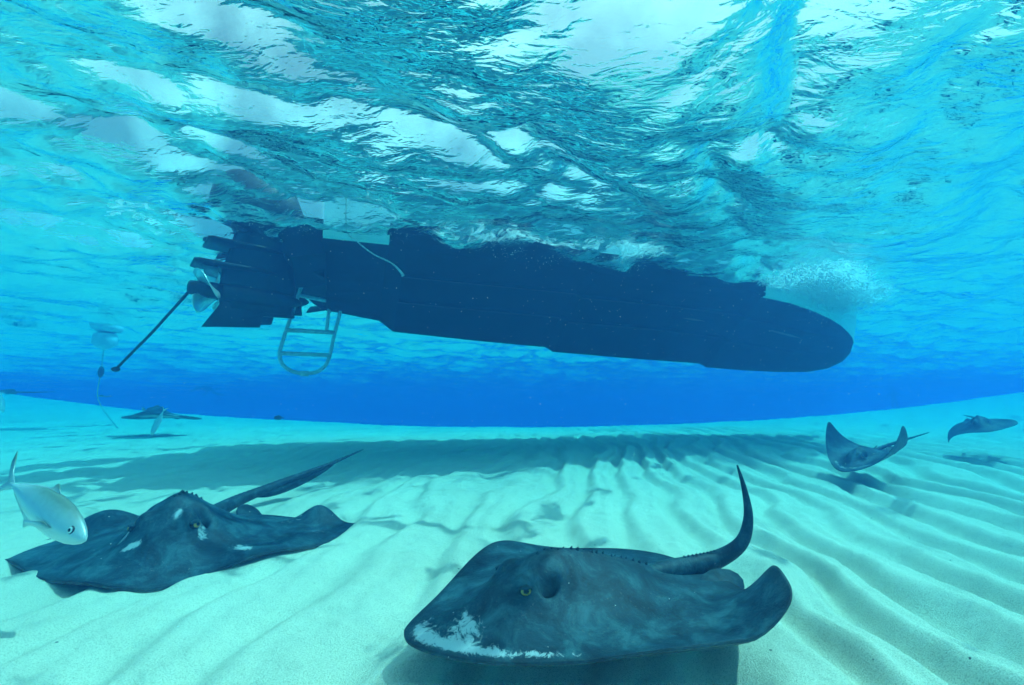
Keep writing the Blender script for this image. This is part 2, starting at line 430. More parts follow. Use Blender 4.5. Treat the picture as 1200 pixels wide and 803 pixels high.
def ray_eye_pos(s): return (0.135 * s, 0.40)
def ray_top(x, y, rho):
    g = lambda cx, cy_, rx, ry: np.exp(-((x - cx) / rx) ** 2 - ((y - cy_) / ry) ** 2)
    z = 0.030 * (1 - rho ** 2.2)
    z = z + 0.155 * g(0, 0.02, 0.25, 0.42) * (1 - rho ** 6) + 0.066 * g(0, 0.23, 0.19, 0.19)
    z = z + 0.018 * g(0, -0.2, 0.05, 0.5) + 0.005 * fbm(x * 6 + 3, y * 6, 201, 4) * (1 - rho ** 4) * (0.4 + rho)
    for s in (-1, 1):
        z = z + 0.050 * g(0.125 * s, 0.330, 0.050, 0.060) - 0.085 * g(0.160 * s, 0.235, 0.026, 0.036) + 0.018 * g(0.15 * s, 0.15, 0.06, 0.04) + 0.010 * g(0.16 * s, 0.285, 0.05, 0.012)
        z = z - 0.014 * g(0.22 * s, 0.36, 0.09, 0.10)
    return z * (1 - rho ** 12)

def make_ray(label, loc, yaw, S, ysc=1.0, zsc=1.0, bend=None, pitch=0, roll=0, tail=None, tail_r=0.042, fold=None, scuff=None, nphi=180, nr=70, group=None, thorns=True):
    phi = np.linspace(-np.pi, np.pi, nphi, endpoint=False)
    rr = ray_outline(phi)
    rho = (np.arange(1, nr + 1) / nr) ** 0.85
    P, RH = np.meshgrid(phi, rho)
    X = RH * rr[None] * np.sin(P); Y = RH * rr[None] * np.cos(P)
    zt = ray_top(X, Y, RH)
    zb = -0.020 * (1 - RH ** 3) - 0.022 * np.exp(-(X / .3) ** 2 - (Y / .45) ** 2)
    edge = 0.006
    def place(X, Y, Z, RH):
        if bend is None: return X, Y, Z
        return bend(X, Y, Z, RH)
    Xt, Yt, Zt = place(X, Y, zt + edge, RH); Xb, Yb, Zb = place(X, Y, zb - edge, RH)
    c = place(np.zeros(1), np.zeros(1), np.array([float(ray_top(0., 0., 0.)) + edge]), np.zeros(1))
    cb = place(np.zeros(1), np.zeros(1), np.array([-0.042 - edge]), np.zeros(1))
    V = [np.array([c[0][0], c[1][0], c[2][0]])[None], np.stack([Xt, Yt, Zt], -1).reshape(-1, 3),
         np.array([cb[0][0], cb[1][0], cb[2][0]])[None], np.stack([Xb, Yb, Zb], -1).reshape(-1, 3)]
    V = np.concatenate(V)
    n = nphi; F = []
    oT = 1; oB = 2 + nr * n
    for j in range(n):
        k = (j + 1) % n
        F.append((0, oT + k, oT + j)); F.append((oB - 1, oB + j, oB + k))
        for i in range(nr - 1):
            a, b = i * n + j, i * n + k; c2, d = (i + 1) * n + k, (i + 1) * n + j
            F.append((oT + a, oT + b, oT + c2, oT + d)); F.append((oB + a, oB + d, oB + c2, oB + b))
        a, b = (nr - 1) * n + j, (nr - 1) * n + k
        F.append((oT + a, oT + b, oB + b, oB + a))
    V = V * np.array([S, S * ysc, S * zsc])
    under = np.zeros(len(V)); under[oB - 1:] = 1.0
    under[oB:oB + nr * n] = (1 - .93 * sstep(.42, .62, RH)).ravel()
    dark = np.zeros(len(V)); sc = np.zeros(len(V))
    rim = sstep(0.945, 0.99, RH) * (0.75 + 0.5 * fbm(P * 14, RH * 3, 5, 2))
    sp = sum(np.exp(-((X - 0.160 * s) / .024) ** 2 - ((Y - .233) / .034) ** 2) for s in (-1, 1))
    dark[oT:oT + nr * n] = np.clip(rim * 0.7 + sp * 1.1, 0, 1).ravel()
    if scuff is not None: sc[oT:oT + nr * n] = scuff(X, Y, RH, P).ravel()
    mb = MB(); mb.v = [tuple(p) for p in V]; mb.f = F
    # pelvic fins
    for s in (-1, 1):
        bs = place(np.array([0.14 * s]), np.array([-.70]), np.array([0.01]), np.array([.6]))
        o = []
        for k in range(14):
            t = 2 * math.pi * k / 14
            o.append(((bs[0][0] + 0.085 * math.cos(t) + 0.05 * s) * S, (bs[1][0] - 0.03 + 0.14 * math.sin(t)) * S * ysc, (bs[2][0] - 0.008 - 0.05 * math.cos(t) * s - 0.02 * math.sin(t)) * S * zsc))
        mb.plate(o, 0.018 * S)
    # thorns along the back
    if thorns:
        for k in range(26):
            y = 0.22 - k * 0.036 + random.uniform(-.008, .008); x = random.uniform(-.014, .014)
            rh = abs(y) / .79
            q = place(np.array([x]), np.array([y]), np.array([float(ray_top(x, y, rh)) + edge - 0.004]), np.array([rh]))
            p = Vector((q[0][0] * S, q[1][0] * S * ysc, q[2][0] * S * zsc)); r = S * random.uniform(.008, .013)
            mb.tube([p, p + Vector((0, -.3 * r, r * .9)), p + Vector((0, -.9 * r, r * 1.6))], [r, r * .6, r * .1], 6)
    # tail, rooted inside the body
    if tail:
        tp = crom(tail, 8); nt_ = len(tp)
        rad = [tail_r * ((1 - i / (nt_ - 1)) ** 0.95) * (.45 + .55 * float(sstep(0, .22, i / (nt_ - 1)))) + 0.003 for i in range(nt_)]
        mb.tube([Vector(p) for p in tp], rad, 12)
        for i in range(14, nt_ * 2 // 3, 1):
            q = Vector(tp[i]); r = rad[i]
            mb.tube([q + Vector((0, 0, r * .8)), q + Vector((0, 0, r * 1.14))], [r * .3, r * .05], 5)
        if fold:
            i0, i1, depth, dirv = fold
            a, b = int(i0 * (nt_ - 1)), int(i1 * (nt_ - 1)); d = Vector(dirv)
            ups = [Vector(tp[i]) for i in range(a, b + 1)]
            m_ = len(ups)
            lo = [ups[i] + d * depth * (math.sin(math.pi * min(1, (i / (m_ - 1)) ** 0.8)) ** .7) for i in range(m_)]
            mb.plate(ups + lo[-2:0:-1], 0.010)
            mb.f  # closed sheet
    o = mb.build('stingray', RMAT)
    e = len(mb.v) - len(V)
    attr(o, 'under', np.concatenate([under, np.zeros(e)])); attr(o, 'dark', np.concatenate([dark, np.full(e, .25)])); attr(o, 'scuff', np.concatenate([sc, np.zeros(e)]))
    o.location = loc; o.rotation_euler = Matrix.Rotation(R(yaw), 3, 'Z').to_euler() if not (pitch or roll) else (Matrix.Rotation(R(yaw), 3, 'Z') @ Matrix.Rotation(R(pitch), 3, 'X') @ Matrix.Rotation(R(roll), 3, 'Y')).to_euler()
    tag(o, label, 'stingray', group)
    # eyes
    for s in (-1, 1):
        x, y = 0.152 * s, 0.338
        q = place(np.array([x]), np.array([y]), np.array([float(ray_top(x, y, .5)) - 0.007]), np.array([.5]))
        m2 = MB().ball((0, 0, 0), (1, 1, 1), 20, 14)
        ey = m2.build('eye', M['ray_eye'], o)
        ey.scale = (S * .022, S * .032, S * .023)
        ey.location = (q[0][0] * S, q[1][0] * S * ysc, q[2][0] * S * zsc)
        ey.rotation_euler = (0, R(-18 if s > 0 else 198), R(12 * s))
        lid = MB(); rings = []                                # skin fold over the upper part of the eyeball
        for i in range(7):
            t = math.pi * (0.01 + .33 * i / 6)
            rings.append([(1.16 * math.sin(t) * math.cos(2 * math.pi * j / 16), 1.2 * math.sin(t) * math.sin(2 * math.pi * j / 16), 1.16 * math.cos(t)) for j in range(16)])
        lo = lid.loft(rings).build('eyelid', RMAT, o)
        lo.scale = (S * .023, S * .036, S * .024); lo.location = ey.location; lo.rotation_euler = (0, R(-4 * s), R(12 * s))
    return o

def z_at(x, y): return float(bed(np.array([x]), np.array([y]))[0])

# the big ray gliding in front of the lens, head to the lower left
def bend_big(X, Y, Z, RH):
    Lw = np.clip(-X, 0, 2); Rw = np.clip(X, 0, 2)
    Y2 = Y - 0.27 * Lw ** 2 + 0.10 * Rw ** 2
    X2 = X + 0.12 * Lw ** 2
    Z2 = Z + 1.1 * np.clip(-Y2 - 0.30, 0, 2) ** 1.3 * sstep(.30, .85, Lw) + 0.42 * np.clip(Lw - .60, 0, 2) ** 1.3 - 0.05 * Lw + 0.045 * np.sin(5 * Y + 1.0) * Rw ** 1.5 + 0.05 * Rw
    Z2 = Z2 + 0.02 * np.sin(7 * Y) * RH ** 4 - 0.03 * np.clip(Y - .3, 0, 1)
    return X2, Y2, Z2
def scuff_big(X, Y, RH, P):
    a = np.degrees(P)
    s = 0.60 * np.exp(-((RH - 0.93) / 0.05) ** 2) * sstep(-75, -45, a) * (1 - sstep(2, 14, a))
    s = s + 0.36 * np.exp(-((RH - 0.86) / 0.10) ** 2) * np.exp(-((a + 10) / 22) ** 2)
    s = s + 0.50 * np.exp(-((X + .10) / .10) ** 2 - ((Y - .58) / .05) ** 2)
    s = s + 0.42 * np.exp(-((X + .19) / .035) ** 2 - ((Y - .34) / .05) ** 2) + 0.30 * np.exp(-((RH - .55) / .25) ** 2) * sstep(.05, .3, fbm(X * 5, Y * 9, 211, 3))
    s = s + 0.42 * np.exp(-((X + .28) / .06) ** 2 - ((Y + .68) / .06) ** 2)
    return s
big = make_ray('large dark stingray with white scuffed snout gliding low over the sand', (0.20, 1.47, -0.545), 114, 0.53, 1.22, 1.15,
               bend=bend_big, tail=[(0, -.12, .02), (0, -.30, .025), (0, -.46, .03), (-.02, -.57, .05), (-.05, -.64, .10), (-.06, -.67, .18), (-.05, -.675, .27), (-.03, -.67, .36)], tail_r=0.043,
               scuff=scuff_big, nphi=220, nr=90)

# the wide ray settled in the sand, facing the lens
def bend_left(X, Y, Z, RH):
    Lw = np.clip(-X, 0, 2); Rw = np.clip(X, 0, 2)      # Lw: its left wing = right side of the picture
    Z2 = Z - 0.045 * np.abs(X) + 0.10 * np.clip(Lw - .80, 0, 2) ** 1.2 * 2.0
    Z2 = Z2 + 0.10 * np.exp(-((Lw - .70) / .13) ** 2 - ((Y + .42) / .12) ** 2)
    Z2 = Z2 + 0.11 * np.exp(-((Rw - .62) / .22) ** 2 - ((Y + .50) / .13) ** 2) * sstep(0, .2, Rw)
    Z2 = Z2 - 0.03 * sstep(.35, .8, Y) + 0.018 * np.sin(9 * X) * sstep(.7, 1, RH) * sstep(0, .3, Y)
    Y2 = Y - 0.10 * Lw ** 2
    return X, Y2, Z2
def scuff_left(X, Y, RH, P):
    g = lambda cx, cy_, rx, ry, a: a * np.exp(-((X - cx) / rx) ** 2 - ((Y - cy_) / ry) ** 2)
    return (g(.17, .34, .05, .05, .80) + g(-.19, .33, .035, .05, .75) + g(.10, .46, .06, .03, .78) + g(-.06, .32, .03, .05, .7) + g(-.40, .33, .08, .06, .75)
            + g(-.72, -.10, .12, .12, .42) + g(-.30, -.30, .05, .3, .40) + g(-.55, -.35, .12, .1, .42) + 0.3 * (RH > .6) * g(0, .6, .4, .12, 1))
left = make_ray('wide stingray half buried in the sand, facing forward with scuffed eyes', (-1.53, 2.24, -0.583), 192, 0.77, 0.74, 1.25,
                bend=bend_left, pitch=-3, tail=[(0, -.16, .03), (0, -.34, .04), (-.05, -.52, .06), (-.20, -.77, .10), (-.44, -1.02, .17), (-.66, -1.22, .25)], tail_r=0.05,
                fold=(.48, .85, .065, (-.2, 0.1, -1)), scuff=scuff_left, nphi=200, nr=84)

# swimming rays further off
def bend_up(a, b, ph=0.0):
    def f(X, Y, Z, RH):
        Lw = np.clip(-X, 0, 2); Rw = np.clip(X, 0, 2)
        if ph >= 9: return X - .24 * np.sign(X) * np.abs(X) ** 4, Y - .05 * X ** 2, Z + a * Lw ** 2.6 + b * Rw ** 2.6
        return X - np.sign(X) * 0.25 * np.abs(X) ** 3 * (abs(a) > .4), Y - .15 * np.abs(X) ** 2, Z + a * Lw ** 2.2 + b * Rw ** 2.2 + .03 * np.sin(6 * Y + ph) * RH ** 4
    return f
make_ray('small stingray with both wing tips raised, skimming the far sand ripples', (2.88, 3.82, -0.37), 122, 0.34, 1.45, 1.4, pitch=-10, bend=bend_up(.55, .60, 9), tail=[(0, -.15, .02), (-.02, -.36, .03), (-.12, -.52, .06), (-.25, -.66, .10)], tail_r=.018,
         scuff=lambda X, Y, RH, P: .55 * np.exp(-((RH - .85) / .08) ** 2) * (np.abs(P) < .7), nphi=120, nr=44)
make_ray('stingray swimming off above the sand with one wing drooping', (4.78, 4.72, -0.12), 140, 0.36, 1.3, 1.3, bend=bend_up(-.02, -.36, 9), pitch=-8, roll=8, tail=[(0, -.2, .02), (0, -.42, .02), (.05, -.8, .0)], tail_r=.016, nphi=120, nr=40)
make_ray('stingray with pale front edge coming on beside a small pale fish', (-5.45, 7.1, -0.02), 196, 0.54, 0.9, 1.05, bend=bend_up(-.10, -.08, 2), pitch=6, tail=[(0, -.3, .02), (0, -.6, .03), (.1, -1.1, .06)], tail_r=.02,
         scuff=lambda X, Y, RH, P: .75 * np.exp(-((RH - .93) / .09) ** 2) * (np.abs(P) < 1.1), nphi=120, nr=40)
make_ray('dark stingray far off along the sandbar crest above a pale fish', (-9.9, 8.7, .40), 160, 0.42, 0.9, 1.0, bend=bend_up(.12, .1, 2), tail=[(0, -.3, .02), (0, -.6, .03), (.1, -1.0, .06)], tail_r=.02, nphi=80, nr=24)
make_ray('tiny flat dark stingray far away on the sandbar crest', (-8.6, 9.6, .36), 200, 0.16, 0.9, 1.0, bend=bend_up(.05, .05, 2), tail=[(0, -.1, .01), (0, -.25, .01), (.02, -.4, .02)], tail_r=.008, nphi=60, nr=16, thorns=False)

# ------------------------------------------------------------------ fish
def fish_axis(nose, tail):
    d = Vector(nose) - Vector(tail); L = d.length / .95
    return dict(loc=tuple(Vector(tail) + d * .47 / .95 * 1.0), L=L, yaw=math.degrees(math.atan2(d.y, d.x)), pitch=math.degrees(math.asin(d.z / d.length)))
def make_fish(label, loc, L, yaw, pitch, roll=0, deep=0.30, mat=None, group=None, detail=True):
    """local axes: x = head, z = back, y = width"""
    mat = mat or M['fish']
    prof = [(.50, .004, .004), (.47, .040, .022), (.42, .075, .040), (.34, .110, .055), (.22, .140, .066), (.08, .150, .068), (-.08, .135, .060), (-.22, .098, .044), (-.34, .052, .026), (-.42, .022, .014), (-.47, .018, .010)]
    k = deep / .30
    rings = []
    for x, h, w in prof:
        n = 18
        rings.append([(x * L, w * L * math.sin(2 * math.pi * j / n) * (1 - .25 * abs(math.cos(2 * math.pi * j / n)) ** 3), (h * k * math.cos(2 * math.pi * j / n) + .012 * math.sin((x + .5) * 3)) * L) for j in range(n)])
    body = MB().loft(rings).build('fish', mat)
    body.location = loc
    body.rotation_euler = (Matrix.Rotation(R(yaw), 3, 'Z') @ Matrix.Rotation(R(-pitch), 3, 'Y') @ Matrix.Rotation(R(roll), 3, 'X')).to_euler()
    tag(body, label, 'fish', group)
    def fin(name, pts, th=.008):
        return MB().plate([(x * L, y * L, z * L) for x, y, z in pts], th * L).build(name, mat, body)
    fin('tail_fin', [(-.44, 0, .018), (-.52, 0, .07), (-.62, .004, .19), (-.60, 0, .12), (-.54, 0, .035), (-.515, 0, .0), (-.54, 0, -.035), (-.60, 0, -.12), (-.62, -.004, -.19), (-.52, 0, -.07), (-.44, 0, -.018)])
    fin('dorsal_fin', [(.10, 0, .13 * k), (-.02, 0, .215 * k), (-.05, 0, .165 * k), (-.20, 0, .120 * k), (-.38, 0, .05 * k), (-.38, 0, .03 * k), (-.1, 0, .11 * k)])
    fin('anal_fin', [(-.02, 0, -.125 * k), (-.10, 0, -.195 * k), (-.14, 0, -.14 * k), (-.38, 0, -.04 * k), (-.36, 0, -.02 * k), (-.1, 0, -.1 * k)])
    if detail:
        for s in (-1, 1):
            fin('pectoral_fin', [(.24, .064 * s, -.02), (.16, .082 * s, -.01), (.02, .10 * s, -.06), (.05, .09 * s, -.075), (.20, .068 * s, -.05)], .005)
            e = MB().ball((0, 0, 0), (1, 1, 1), 16, 12).build('eye', M['fish_eye'], body)
            e.location = (.385 * L, .041 * s * L, .026 * L); e.scale = (.012 * L, .026 * L, .026 * L); e.rotation_euler = (0, 0, R(90 * s))
    return body
make_fish('silver jack fish with forked tail diving over the wide stingray', **fish_axis((-1.302, 1.46, -.379), (-1.70, 1.60, -.235)), roll=-12, deep=.25)
make_fish('small pale fish swimming head up below the far stingray', (-4.05, 5.28, -.10), 0.30, 200, -72, roll=40, deep=.34, detail=False)
make_fish('small pale fish hovering under the stingray on the crest', (-6.05, 5.45, .12), 0.24, 120, -60, deep=.4, detail=False)
make_fish('tiny pale fish close to the wing of the pale edged stingray', (-5.55, 6.95, .03), 0.16, 170, 50, deep=.4, detail=False)
make_fish('dark round bodied little fish beyond the pale edged stingray', (-4.05, 8.0, -.07), 0.15, 190, 0, deep=.5, mat=M['rod'], detail=False)
make_fish('thin pale fish just above the sand beyond the half buried ray', (-1.02, 2.62, -.55), 0.075, 160, 4, deep=.3, detail=False)

# ------------------------------------------------------------------ motorboat
boat = bpy.data.objects.new('motorboat', None); col.objects.link(boat)
boat.location = BOAT_AT; boat.rotation_euler = (0, 0, BOAT_ROT)
tag(boat, 'motorboat with dark stepped hull and twin outboard motors floating overhead', 'boat')
# station: s, keel z, chine half width, chine z, sheer half width, sheer z
ST = [(-.15, -.50, 1.12, -.10, 1.22, .62), (.40, -.575, 1.14, -.10, 1.24, .63), (.56, -.69, 1.15, -.15, 1.25, .63), (1.5, -.74, 1.16, -.14, 1.27, .66),
      (2.42, -.775, 1.16, -.13, 1.28, .69), (2.52, -.83, 1.165, -.17, 1.28, .69), (3.6, -.865, 1.13, -.15, 1.27, .75), (4.80, -.895, 1.02, -.12, 1.22, .82),
      (4.92, -.945, 1.01, -.16, 1.21, .83), (5.6, -.965, .86, -.15, 1.10, .88), (6.3, -.97, .66, -.17, .94, .94), (6.9, -.95, .46, -.20, .76, .98), (7.35, -.88, .29, -.24, .60, 1.02),
      (7.7, -.76, .15, -.30, .44, 1.05), (7.90, -.62, .07, -.36, .33, 1.07), (8.0, -.46, .015, -.42, .25, 1.08)]
ST = [(a, b, c, d, e, .55 * f) for a, b, c, d, e, f in ST]      # low freeboard
def bottom_pt(st, t):
    s, kz, cb, cz, _, _ = st
    y = cb * t; bow = min(1, max(0, (s - 4) / 4))
    z = kz + (cz - kz) * (t ** (1.0 + 0.5 * bow) + 0.10 * math.sin(math.pi * t) * (1 - bow))
    return (s, y, z)
TS = [0, .12, .25, .38, .5, .62, .75, .88, 1.0]
for sgn, nm in ((-1, 'hull_bottom'), (1, 'hull_bottom')):
    v = []; f = []
    for st in ST:
        for t in TS:
            p = bottom_pt(st, t); v.append((p[0], sgn * p[1], p[2]))
    n = len(TS)
    for i in range(len(ST) - 1):
        for j in range(n - 1):
            q = (i * n + j, (i + 1) * n + j, (i + 1) * n + j + 1, i * n + j + 1)
            f.append(q if sgn < 0 else q[::-1])
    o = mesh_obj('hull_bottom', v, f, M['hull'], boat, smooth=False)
    # topside: chine flat, flare, sheer
    v = []; f = []
    for st in ST + [(8.35, 0, 0, .56, .02, .61)]:
        s, kz, cb, cz, sb, sz = st
        fl = 0.06 if s < 7 else 0.0
        for (y, z) in ((cb + .001, cz - .002), (cb + fl, cz + .005), (cb * .6 + sb * .4 + fl * .4, cz + (sz - cz) * .4), (sb, sz)):
            v.append((s, sgn * y, z))
    for i in range(len(ST)):
        for j in range(3):
            q = (i * 4 + j, (i + 1) * 4 + j, (i + 1) * 4 + j + 1, i * 4 + j + 1)
            f.append(q if sgn < 0 else q[::-1])
    to = mesh_obj('topside', v, f, M['gel'], boat)
    to.data.materials.append(M['hull'])                      # bottom paint carried up past the waterline amidships
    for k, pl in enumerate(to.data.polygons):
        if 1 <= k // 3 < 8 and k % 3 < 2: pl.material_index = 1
    MB().tube([(st[0], sgn * (st[4] + .015), st[5] - .03) for st in ST] + [(8.36, 0, .58)], .035, 8).build('rub_rail', M['rod'], boat)
    # lifting strakes under the bottom
    for t in (.38, .70):
        m = MB(); rings = []
        for st in ST[2:13]:
            a = Vector(bottom_pt(st, t - .035 / st[2])); b = Vector(bottom_pt(st, t + .03 / st[2]))
            up = Vector((0, 0, .02)); dn = Vector((0, 0, -.035))
            r = [a + up, a + Vector((0, 0, .0)), b + dn * (1 if st[0] < 6.8 else .3), b + up]
            rings.append([(p.x, sgn * p.y, p.z) for p in r])
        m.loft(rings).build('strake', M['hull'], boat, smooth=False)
# step faces are part of the bottom sheet; transom, deck and engine pod close the boat
tr = [bottom_pt(ST[0], t) for t in TS]
out_ = [(p[0], p[1], p[2]) for p in tr] + [(-.15, 1.22, .34), (-.15, -1.22, .34)] + [(p[0], -p[1], p[2]) for p in tr[:0:-1]]
mesh_obj('transom', out_, [tuple(range(len(out_)))[::-1]], M['hull'], boat, smooth=False)
dv = []; df = []
for st in ST + [(8.35, 0, 0, 0, .02, .61)]:
    dv += [(st[0], -st[4] + .01, st[5] - .02), (st[0], st[4] - .01, st[5] - .02)]
for i in range(len(ST)): df.append((2 * i, 2 * i + 2, 2 * i + 3, 2 * i + 1))
mesh_obj('deck', dv, df, M['gel'], boat, smooth=False)
pod = MB()
pod.loft([[(-.14, -.8, -.36), (-.14, .8, -.36), (-.14, .8, .20), (-.14, -.8, .20)], [(-.34, -.76, -.27), (-.34, .76, -.27), (-.34, .76, .22), (-.34, -.76, .22)], [(-.52, -.70, -.12), (-.52, .70, -.12), (-.52, .70, .24), (-.52, -.70, .24)]])
pod.build('engine_bracket', M['hull'], boat, smooth=False)
for sgn in (-1, 1):
    MB().plate([(-.13, sgn * .55, -.36), (-.13, sgn * 1.02, -.20), (-.40, sgn * 1.00, -.26), (-.40, sgn * .57, -.42)], .016).build('trim_tab', M['hull'], boat, smooth=False)
# pale scrape marks on the paint
for (s0, s1, t, w) in ((4.05, 4.4, .55, .012), (5.5, 6.3, .62, .016)):
    a = []; b = []
    for k in range(9):
        s = s0 + (s1 - s0) * k / 8
        i = max(j for j in range(len(ST) - 1) if ST[j][0] <= s); u = (s - ST[i][0]) / (ST[i + 1][0] - ST[i][0])
        st = tuple(ST[i][q] * (1 - u) + ST[i + 1][q] * u for q in range(6))
        ww = w * math.sin(math.pi * (k + .3) / 8.6) * random.uniform(.6, 1.2)
        for lst, tt in ((a, t - ww), (b, t + ww)):
            p = bottom_pt(st, tt); lst.append((p[0], -p[1] - .004, p[2] - .006))
    MB().plate(a + b[::-1], .003).build('scrape', simple('scraped_paint', (.07, .09, .09), .8), boat, smooth=False)

def aero(s0, s1, y, th, z, n=14):
    """streamlined horizontal section from s0 (trailing) to s1 (leading)"""
    r = []
    for k in range(n):
        t = 2 * math.pi * k / n
        c = (math.cos(t) + 1) / 2
        r.append((s0 + (s1 - s0) * c, y + th * math.sin(t) * (c ** .5 * .8 + .2), z))
    return r
def make_motor(y, spin, dz=0.0, steer=0.0):
    m = MB()
    m.loft([aero(-1.06, -.44, y, .045, -.64), aero(-1.08, -.42, y, .06, -.46), aero(-1.07, -.42, y, .085, -.30), aero(-1.04, -.44, y, .12, -.15), aero(-1.0, -.50, y, .15, .08), aero(-1.02, -.48, y, .17, .20)])
    leg = m.build('outboard_motor', M['motor'], boat)
    c = MB(); rr = []
    for z, sc, sx in ((.20, .92, 0), (.23, 1.05, 0), (.40, 1.1, -.03), (.56, .98, -.05), (.65, .72, -.05), (.68, .35, -.05)):
        rr.append([(-.80 + sx + .36 * sc * math.copysign(abs(math.cos(t)) ** .6, math.cos(t)), y + .24 * sc * math.copysign(abs(math.sin(t)) ** .7, math.sin(t)), z) for t in [2 * math.pi * k / 20 for k in range(20)]])
    c.loft(rr).build('cowling', M['motor'], leg)
    g = MB(); rr = []
    for s, r in ((-.36, .008), (-.39, .035), (-.47, .065), (-.62, .090), (-.86, .092), (-1.00, .080), (-1.06, .068)):
        rr.append([(s, y + r * math.cos(2 * math.pi * k / 18), -.50 + r * math.sin(2 * math.pi * k / 18)) for k in range(18)])
    g.loft(rr).build('gearcase', M['motor'], leg)
    MB().plate([(-.44, y, -.54), (-.42, y, -.66), (-.70, y, -.68), (-.72, y, -.79), (-.90, y, -.81), (-1.18, y, -.84), (-1.04, y, -.58)], .03).build('skeg', M['motor'], leg)
    for z, a, b, w in ((-.27, -1.30, -.56, .13), (-.06, -1.22, -.50, .16)):
        MB().plate([(a, y - w, z), (a + .03, y - w - .02, z), (-.75, y - w - .02, z), (b - .06, y - w * .6, z), (b, y, z), (b - .06, y + w * .6, z), (-.75, y + w + .02, z), (a + .03, y + w + .02, z), (a, y + w, z)], .026).build('splash_plate' if z > -.2 else 'anti_ventilation_plate', M['motor'], leg)
    MB().plate([(-1.10, y, -.28), (-1.22, y, -.28), (-1.20, y, -.36), (-1.10, y, -.38)], .03).build('trim_anode', M['zinc'], leg)
    h = MB(); rr = []
    for s, r in ((-1.06, .070), (-1.12, .074), (-1.22, .070), (-1.30, .060), (-1.31, .045), (-1.25, .04)):
        rr.append([(s, y + r * math.cos(2 * math.pi * k / 18), -.50 + r * math.sin(2 * math.pi * k / 18)) for k in range(18)])
    h.loft(rr).build('propeller_hub', M['motor'], leg)
    for b in range(3):
        a0 = spin + b * 2 * math.pi / 3
        rings = []
        v = []; f = []
        nu, nv = 9, 9
        for i in range(nu):
            r = .06 + .155 * i / (nu - 1); q = i / (nu - 1)
            chord = (.55 + .95 * math.sin(math.pi * min(1, q * .78 + .12))) * (1.0 if q < .85 else 1 - (q - .85) * 3.2)
            for j in range(nv):
                t = (j / (nv - 1) - .5) * chord * 1.3
                ang = a0 + t + .35 * q
                s = -1.17 + t * .105 - .03 * q + .018 * (j / (nv - 1) - .5) ** 2
                v.append((s, y + r * math.cos(ang), -.50 + r * math.sin(ang)))
        for i in range(nu - 1):
            for j in range(nv - 1):
                f.append((i * nv + j, i * nv + j + 1, (i + 1) * nv + j + 1, (i + 1) * nv + j))
        o = mesh_obj('propeller_blade', v, f, M['steel'], leg)
        md = o.modifiers.new('thickness', 'SOLIDIFY'); md.thickness = .006; md.offset = 0
    piv = Vector((-.5, y, 0)); rot = Matrix.Rotation(R(steer), 3, 'Z')
    leg.rotation_euler = (0, 0, R(steer)); leg.location = piv - rot @ piv + Vector((0, 0, dz))
    return leg
make_motor(-.30, .5, 0, 22)
make_motor(.36, 1.3, .16, 6)

# boarding ladder hung off the stern
def lad(pts): return [(p[0], p[2] if len(p) > 2 else -.02, p[1]) for p in pts]
rails = MB().tube(crom(lad([(-.40, -.22), (-.47, -.52), (-.545, -.85), (-.565, -1.00), (-.53, -1.10), (-.44, -1.165), (-.32, -1.185), (-.20, -1.165), (-.12, -1.09), (-.085, -.98), (-.06, -.80), (-.01, -.52), (.03, -.30)]), 6), .019, 12)
ladder = rails.build('ladder', M['alu'], boat)
MB().tube(lad([(-.555, -.985), (-.085, -.985)]), .021, 10).build('rung', M['alu'], ladder)
MB().tube(lad([(-.52, -.74), (-.05, -.74)]), .023, 10).build('rung', M['alu'], ladder)
MB().tube(lad([(-.42, -.36), (.02, -.42)]), .021, 10).build('rung', M['alu'], ladder)
MB().tube(lad([(-.36, -1.187), (-.28, -1.187)]), .028, 10).build('rung_grip', M['alu'], ladder)
MB().tube(lad([(-.12, -.40), (-.135, -.76)]), .018, 10).build('slide_tube', M['alu'], ladder)

# ------------------------------------------------------------------ things round the boat
def boat_pt(s, y, z): 
    return Vector((BOAT_AT.x + s * ca - y * sa, BOAT_AT.y + s * sa + y * ca, WATER + z))
rp = [boat_pt(0.02, -1.24, .25), boat_pt(.04, -1.25, -.05), boat_pt(.12, -1.26, -.14), boat_pt(.26, -1.26, -.24), boat_pt(.42, -1.24, -.30), boat_pt(.50, -1.22, -.36), boat_pt(.53, -1.21, -.40)]
rope = MB().tube(crom(rp, 8), [.006] * 33 + [.007 + .008 * k / 15 for k in range(16)], 8).build('rope', M['rope'])
tag(rope, 'thin pale rope with frayed end trailing down beside the dark hull', 'rope')
_h = Matrix.Rotation(R(22), 3, 'Z') @ Vector((-.79, 0, 0)) + Vector((-.5, -.30, -.53))
a = boat_pt(*_h); b = boat_pt(-1.78, -.36, -1.22)
rod = bpy.data.objects.new('pole', None); col.objects.link(rod); rod.location = a
tag(rod, 'thin dark pole with a small knob slanting down from the propeller', 'pole')
MB().tube([(0, 0, 0), tuple((b - a) * .5 + Vector((0, 0, -.02))), tuple(b - a)], [.012, .011, .010], 8).build('shaft', M['rod'], rod)
MB().ball(tuple(b - a), (.034, .03, .022), 12, 8).build('knob', M['rod'], rod)

